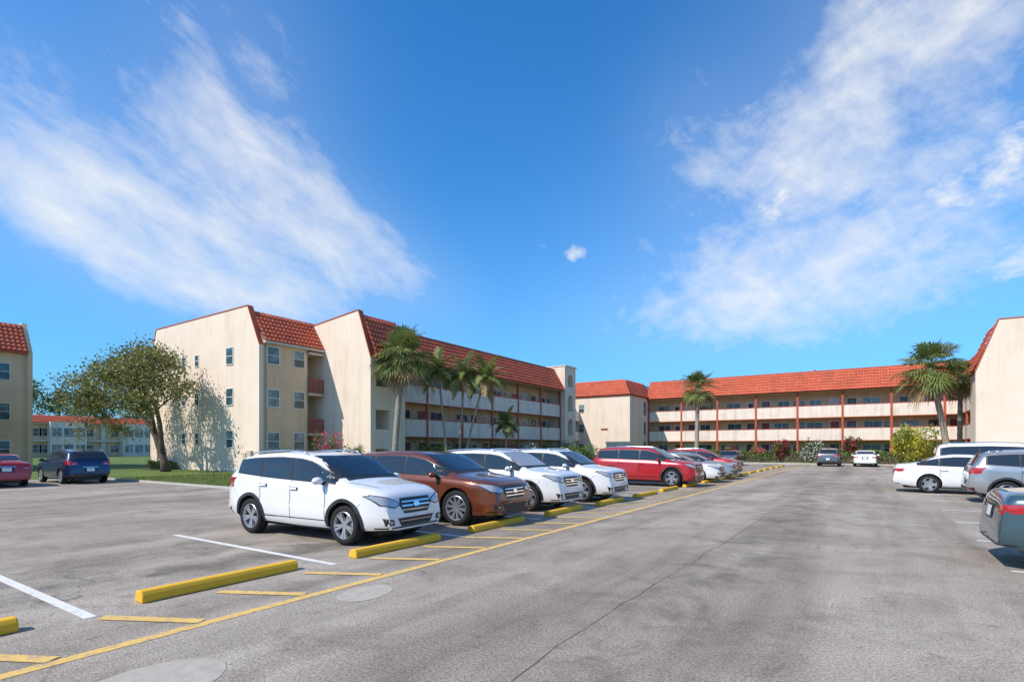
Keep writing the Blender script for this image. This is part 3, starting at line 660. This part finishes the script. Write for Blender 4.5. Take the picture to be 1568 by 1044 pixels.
    for md in 'LR':
        b=band(sa,sc,0,20)
        if len(b)>3: proj(b,md,.004,'window_surrounds',0)
        for i in range(len(edges)-1):
            b=band(edges[i]+(.03 if i else .02),edges[i+1]-(.03 if i<len(edges)-2 else .05),.022)
            if len(b)>3: proj(b,md,.008,'glass',1)
        for s in (S['wh'][0]+R+.12,S['pil'][0],S['pil'][1]-.02):
            proj([(X(s)-.006,ZB(s)+.12),(X(s)+.006,ZB(s)+.12),(X(s)+.006,dn(s)),(X(s)-.006,dn(s))],md,.003,'seams',6)
        for s in (S['pil'][0]-.12,S['pil'][1]-.14):
            zz=Bt(s)-.12; proj([(X(s)-.1,zz-.018),(X(s)+.1,zz-.018),(X(s)+.1,zz+.018),(X(s)-.1,zz+.018)],md,.03,'handles',8,.05)
            proj([(X(s)-.11,zz-.026),(X(s)+.11,zz-.026),(X(s)+.11,zz+.026),(X(s)-.11,zz+.026)],md,.004,'handles',0,.05)
        hC=.17 if S['clad'] else .07
        s0=S['wh'][0]+R+.02; s1=S['wh'][1]-R-.02
        proj([(X(s0),ZB(2)+.01),(X(s1),ZB(2)+.01),(X(s1),ZB(2)+hC),(X(s0),ZB(2)+hC)],md,.008,'cladding',0,.15)
        aw=.062 if S['clad'] else .018
        for wx in wxs:
            r1=R+.052; r2=r1+aw; n=22
            for k in range(n):
                t0=math.pi*(-.09+1.18*k/n); t1=math.pi*(-.09+1.18*(k+1)/n)
                pl=[(wx+r1*math.cos(t0),R+.01+r1*math.sin(t0)),(wx+r2*math.cos(t0),R+.01+r2*math.sin(t0)),(wx+r2*math.cos(t1),R+.01+r2*math.sin(t1)),(wx+r1*math.cos(t1),R+.01+r1*math.sin(t1))]
                proj(pl,md,.01 if S['clad'] else .004,'cladding',0 if S['clad'] else 8,.5)
    zc=T(sa-.15)+.02
    zr=max(k[1] for k in S['top'])-.085
    def ws(z0,z1,wb,wt,md,part,mi,off):
        n=6; l=[(-(wb+(wt-wb)*i/n)*w0,z0+(z1-z0)*i/n) for i in range(n+1)]; proj(l+[(-a,b) for a,b in l[::-1]],md,off,part,mi,.06)
    ws(zc,zr,.82,.69,'F','window_surrounds',0,.003); ws(zc+.03,zr-.015,.785,.665,'F','glass',9 if shade else 1,.007)
    zq=1.15 
    ws(zq,zr-.02,.75,.64,'B','window_surrounds',0,.003); ws(zq+.03,zr-.05,.71,.61,'B','glass',1,.007)
    h0,h1=S['hl']; sed=spec=='sedan'
    for sg in (-1,1):
        f=lambda pts:[(sg*a*w0,b) for a,b in pts]
        proj(f([(.44,h0+.02),(.60,h0-.025),(.84,h0+.03),(.955,h1+.045),(.90,h1+.075),(.66,h1+.015),(.48,h1-.05)]),'F',.005,'lamps',0,.05)
        proj(f([(.47,h0+.03),(.60,h0-.005),(.83,h0+.045),(.94,h1+.045),(.89,h1+.055),(.66,h1),(.50,h1-.06)]),'F',.010,'lamps',2,.05)
        proj(f([(.60,.37),(.78,.37),(.82,.50),(.62,.46)]),'F',.006,'lamps',0,.05); proj(f([(.655,.395),(.73,.395),(.74,.45),(.66,.445)]),'F',.012,'lamps',2,.05)
        zt0=Bt(L-.3)-(.25 if sed else .30); vs_=.62 if sed else 1.0
        proj(f([(.52,zt0+.04*vs_),(.80,zt0),(.95,zt0+.05*vs_),(.965,zt0+.24*vs_),(.84,zt0+.22*vs_),(.54,zt0+.17*vs_)]),'B',.007,'lamps',3,.05)
        proj(f([(.60,zt0+.07*vs_),(.76,zt0+.06*vs_),(.76,zt0+.11*vs_),(.60,zt0+.11*vs_)]),'B',.011,'lamps',2,.05)
        md='L' if sg>0 else 'R'
        if sed: proj([(X(L-.04),zt0+.03),(X(L-.26),zt0+.09),(X(L-.22),zt0+.145),(X(L-.04),zt0+.13)],md,.007,'lamps',3,.05)
        else: proj([(X(L-.02),zt0+.03),(X(L-.36),zt0+.14),(X(L-.30),zt0+.24),(X(L-.02),zt0+.2)],md,.007,'lamps',3,.05)
        if not sed: proj(f([(.70,.42),(.86,.42),(.86,.46),(.70,.46)]),'B',.008,'lamps',3,.05)
        proj([(X(.62),h0-.10),(X(.62)+.006,h0-.10),(X(.50)+.006,h0+.06),(X(.50),h0+.06)],md,.003,'seams',6)
        proj([(X(L-.62),.62),(X(L-.62)+.006,.62),(X(L-.30)+.006,zt0+.02),(X(L-.30),zt0+.02)],md,.003,'seams',6)
    gz0,gz1=h0-.07,h1-.0
    proj([(-.34*w0,gz0-.06),(.34*w0,gz0-.06),(.46*w0,gz0+.09),(.42*w0,gz1),(-.42*w0,gz1),(-.46*w0,gz0+.09)],'F',.006,'grille',0,.06)
    for k in range(3):
        zz=gz0-.01+k*(gz1-gz0)/3; hw=.40*w0; proj([(-hw,zz),(hw,zz),(hw,zz+.022),(-hw,zz+.022)],'F',.018,'grille',4,.08)
    proj([(-.055,gz0+.045),(-.085,gz0+.085),(-.055,gz0+.125),(.055,gz0+.125),(.085,gz0+.085),(.055,gz0+.045)],'F',.028,'grille',4,.05)
    proj([(-.42*w0,.34),(.42*w0,.34),(.52*w0,.48),(-.52*w0,.48)],'F',.006,'grille',0,.06)
    for zz in (.38,.42): proj([(-.44*w0,zz),(.44*w0,zz),(.44*w0,zz+.01),(-.44*w0,zz+.01)],'F',.012,'grille',4 if zz>.4 and S['clad'] else 0,.08)
    proj([(-.80*w0,.25),(.80*w0,.25),(.86*w0,.335),(-.86*w0,.335)],'F',.006,'bumpers',0,.06)
    rb=.48 if S['clad'] else .36
    proj([(-.86*w0,.34),(.86*w0,.34),(.90*w0,rb),(-.90*w0,rb)],'B',.006,'bumpers',0,.06)
    zp=.62 if spec!='sedan' else .72
    proj([(-.24,zp-.06),(.24,zp-.06),(.24,zp+.14),(-.24,zp+.14)],'B',.006,'plate',0,.1); proj([(-.155,zp-.03),(.155,zp-.03),(.155,zp+.12),(-.155,zp+.12)],'B',.014,'plate',5,.1)
    proj([(-.3,zp+.155),(.3,zp+.155),(.3,zp+.18),(-.3,zp+.18)],'B',.014,'plate',4,.1)
    for sg in (-1,1):
        proj([(X(.32),sg*.60*w0),(X(.95),sg*.74*w0),(X(.95),sg*.755*w0),(X(.32),sg*.615*w0)],'T',.003,'seams',6,.08)
    proj([(X(sa-.14),-.70*w0),(X(sa-.06),-.70*w0),(X(sa-.06),.70*w0),(X(sa-.14),.70*w0)],'T',.004,'cowl',0,.08)
    for k,mbk in parts.items(): mbk.obj(k,DM,E,smooth=True,recalc=False)
    mm=MB()
    for sg in (-1,1):
        cx=X(sa+.28); cy=sg*(w0*.97+.11); cz=Bt(sa+.3)+.075; vs=[];n=10;mr=7
        for i in range(mr):
            th=math.pi*i/(mr-1)
            for k in range(n):
                ph=2*math.pi*k/n; vs.append((cx+.075*math.sin(th)*math.cos(ph)*(1.25 if math.cos(ph)>0 else .6),cy+.115*math.cos(th),cz+.075*math.sin(th)*math.sin(ph)))
        mm.add(vs,[(i*n+k,i*n+(k+1)%n,(i+1)*n+(k+1)%n,(i+1)*n+k) for i in range(mr-1) for k in range(n)],0)
        tube(mm,[(cx,sg*w0*.88,cz-.07),(cx,cy-sg*.03,cz-.03)],[.035,.025],1,6)
    if S['rail']:
        for sg in (-1,1):
            pts=[];s0,s1=2.05,sc-.15
            for i in range(13):
                s=s0+(s1-s0)*i/12; zt,zs,d,g,w,zb=par(s); pts.append((X(s),sg*.72*w,zs+.94*d+(.05 if 0<i<12 else .0)))
            tube(mm,pts,[.014]*13,2,6)
    tube(mm,[(X(L-.9),0,T(L-.9)),(X(L-.86),0,T(L-.86)+.05),(X(L-.72),0,T(L-.72)+.06)],[.03,.025,.008],1,6)
    mm.obj('mirrors_and_rails',[pm,m_black,m_chrome],E,smooth=True)
    u=MB(); u.box((-L/2+.35,-w0+.36,.17),(L/2-.35,w0-.36,.32)); u.obj('underbody',[m_black],E)
    wmh=wheel_mesh(R,S['style'])
    for i,wx in enumerate(wxs):
        for sg in (-1,1):
            o=bpy.data.objects.new('wheel_%d'%(i*2+(sg>0)+1),wmh); COL.objects.link(o); o.parent=E; o.location=(wx,sg*(w0-.125),R); o.rotation_euler=(0,random.uniform(0,6),0 if sg>0 else math.pi)
    return E
make_car('white_suv','suv_a',P_white,-9.0,6.98,3)
make_car('brown_crossover','cross',P_brown,-9.0,9.95,2)
make_car('white_suv','suv_b',P_white,-9.0,13.05,1,shade=True)
make_car('white_suv','suv_b',P_white,-8.85,16.05,0)
make_car('red_suv','suv_l',P_red,-8.6,24.0,0)
make_car('white_sedan','sedan',P_white,-8.5,27.7,0)
make_car('silver_sedan','sedan',P_silver,-8.5,30.7,0)
make_car('red_hatchback','suv_a',P_red,-8.6,33.6,0)
make_car('grey_sedan','sedan',P_grey,-11.2,54,-90)
make_car('grey_suv','suv_a',P_grey,-3.3,58.3,90)
make_car('white_sedan','sedan',P_white,-.5,59,90)
make_car('white_sedan','sedan',P_white,3.1,26.2,0)
make_car('white_van','van',P_white,4.6,29.3,0)
make_car('silver_suv','suv_a',P_silver,4.65,22.3,0)
make_car('teal_sedan','sedan',P_teal,3.88,10.75,0)
make_car('blue_suv','suv_a',P_blue,-32.7,10.1,180)
make_car('red_sedan','sedan',P_red,-32.7,7.1,180)
# ------------------------------------------------------------------ world
SUN_EL=44; SX,SY=-.40,-.92
wd=bpy.data.worlds.new('World'); scene.world=wd; wd.use_nodes=True; nt=wd.node_tree; bg=nt.nodes['Background']
sky=N(nt,'ShaderNodeTexSky'); sky.sky_type='NISHITA'; sky.sun_disc=False; sky.sun_elevation=math.radians(SUN_EL); sky.sun_rotation=math.atan2(SX,SY)
sky.air_density=1.0; sky.dust_density=.3; sky.ozone_density=2.5
tc=N(nt,'ShaderNodeTexCoord'); sp=N(nt,'ShaderNodeSeparateXYZ'); nt.links.new(tc.outputs['Generated'],sp.inputs[0])
az=M(nt,'ARCTAN2',sp.outputs[0],sp.outputs[1]); el=M(nt,'ARCSINE',sp.outputs[2])
azd=M(nt,'MULTIPLY',az,57.2958); eld=M(nt,'MULTIPLY',el,57.2958)
def rot(u0,v0,th):
    du=M(nt,'SUBTRACT',azd,u0); dv=M(nt,'SUBTRACT',eld,v0); c,s=math.cos(math.radians(th)),math.sin(math.radians(th))
    p=M(nt,'ADD',M(nt,'MULTIPLY',du,c),M(nt,'MULTIPLY',dv,s)); q=M(nt,'ADD',M(nt,'MULTIPLY',du,-s),M(nt,'MULTIPLY',dv,c)); return p,q
def blob(u0,v0,a,b,th,wt):
    p,q=rot(u0,v0,th); p=M(nt,'DIVIDE',p,a); q=M(nt,'DIVIDE',q,b)
    r=M(nt,'ADD',M(nt,'MULTIPLY',p,p),M(nt,'MULTIPLY',q,q)); return M(nt,'MULTIPLY',M(nt,'EXPONENT',M(nt,'MULTIPLY',r,-1)),wt)
def msum(l):
    o=l[0]
    for x in l[1:]: o=M(nt,'ADD',o,x)
    return o
def vecn(th,s1,s2,off=0):
    p,q=rot(off,0,th); c=N(nt,'ShaderNodeCombineXYZ'); nt.links.new(M(nt,'MULTIPLY',p,s1),c.inputs[0]); nt.links.new(M(nt,'MULTIPLY',q,s2),c.inputs[1]); return c.outputs[0]
def wisp(th,s1,s2,detail,rough,dist,off=0): return noise(nt,1.0,detail,rough,vecn(th,s1,s2,off),dist)
def layer(cov,nz,hi,k,gain):
    cov=M(nt,'MINIMUM',cov,1.15)
    t=M(nt,'SUBTRACT',nz,M(nt,'SUBTRACT',hi,M(nt,'MULTIPLY',cov,k))); return M(nt,'MULTIPLY',M(nt,'MULTIPLY',t,gain,clamp=True),M(nt,'MULTIPLY',cov,1.5,clamp=True),clamp=True)
covL=msum([blob(-74,22,20,8,-15,1),blob(-62,15,14,4.5,-12,.8),blob(-54,23,13,4.5,-30,.8),blob(-61,34,11,8,-30,.6),blob(-46,17,9,4,-15,.4)])
covR=msum([blob(0,18,20,9,0,.95),blob(1,29,16,5.5,15,.85),blob(6,38,16,7,10,.8),blob(-14,13,16,5,0,.6),blob(-16,30,6,5,0,.35)])
fill_cloud=M(nt,'MULTIPLY',M(nt,'SUBTRACT',-.05,sp.outputs[1]),2.5,clamp=True); fill_cloud=M(nt,'MAXIMUM',fill_cloud,M(nt,'MULTIPLY',M(nt,'SUBTRACT',eld,48),.06,clamp=True))  # unseen cloud behind the camera and overhead, added to whiten the ambient light
covR=M(nt,'ADD',covR,M(nt,'MULTIPLY',fill_cloud,.7))
covP=msum([blob(6.5,20.5,5,3.2,0,1.2),blob(13,24,4,3,0,1.0),blob(-8,22.5,2.4,3.4,-50,.9),blob(-5,18.5,4,2,-20,.8),blob(-27.2,19.7,2.2,1,0,.9),blob(-31,20.5,1.4,.8,0,.7),blob(-15,24.5,3,1.4,0,.75),blob(11,14,6,2.2,0,.95),blob(-1.5,14.5,6,2,0,.85),blob(-13,33,2,1.8,50,.6),blob(-17,35,1,2,0,.6),blob(2,25,5,2,20,.75),blob(-14,15,5,1.6,0,.65),blob(3,33,5,2,15,.6)])
nL=M(nt,'ADD',M(nt,'MULTIPLY',wisp(-20,.065,.17,6,.64,.3),.6),M(nt,'MULTIPLY',wisp(-30,.17,.27,5,.62,.3,40),.4))
nR=M(nt,'ADD',M(nt,'MULTIPLY',wisp(12,.10,.2,6,.66,.3,11),.6),M(nt,'MULTIPLY',wisp(-35,.22,.36,5,.62,.3,70),.4))
cL=layer(covL,nL,.76,.40,2.9); cR=layer(covR,nR,.76,.40,3.1); cP=layer(covP,wisp(0,.24,.36,7,.62,.25),.84,.50,3.4)
vL=M(nt,'MULTIPLY',M(nt,'MINIMUM',covL,1.0),.15); vR=M(nt,'MULTIPLY',M(nt,'MINIMUM',covR,1.0),.15)
cl=M(nt,'MAXIMUM',M(nt,'MAXIMUM',M(nt,'ADD',M(nt,'MULTIPLY',cL,.72),vL),M(nt,'ADD',M(nt,'MULTIPLY',cR,.68),vR)),cP)
skc=mix(nt,sky.outputs[0],(.27,1.10,1.75),1,'MULTIPLY')
hz=M(nt,'EXPONENT',M(nt,'MULTIPLY',M(nt,'ABSOLUTE',eld),-1/12.0))
skc=mix(nt,skc,(2.1,4.4,6.9),M(nt,'MULTIPLY',hz,.85))
final=mix(nt,skc,(7.4,7.5,7.6),cl)
nt.links.new(final,bg.inputs[0]); bg.inputs[1].default_value=.125
sl=bpy.data.lights.new('sun','SUN'); sl.energy=5.0; sl.angle=math.radians(.5); sl.color=(1,.93,.83); so=bpy.data.objects.new('sun',sl); COL.objects.link(so)
dv=Vector((SX,SY,0)).normalized()*math.cos(math.radians(SUN_EL))+Vector((0,0,math.sin(math.radians(SUN_EL)))); so.rotation_euler=dv.to_track_quat('Z','Y').to_euler(); so.location=(0,0,50)
# ------------------------------------------------------------------ camera
cd=bpy.data.cameras.new('camera'); cam=bpy.data.objects.new('camera',cd); COL.objects.link(cam); scene.camera=cam
cd.sensor_width=36; cd.lens=18.97; cd.shift_y=.104; cd.clip_end=4000; cam.location=(0,0,1.7); cam.rotation_euler=(math.radians(90),0,math.radians(33.7))
scene.view_settings.view_transform='Standard'; scene.view_settings.look='None'; scene.view_settings.exposure=0
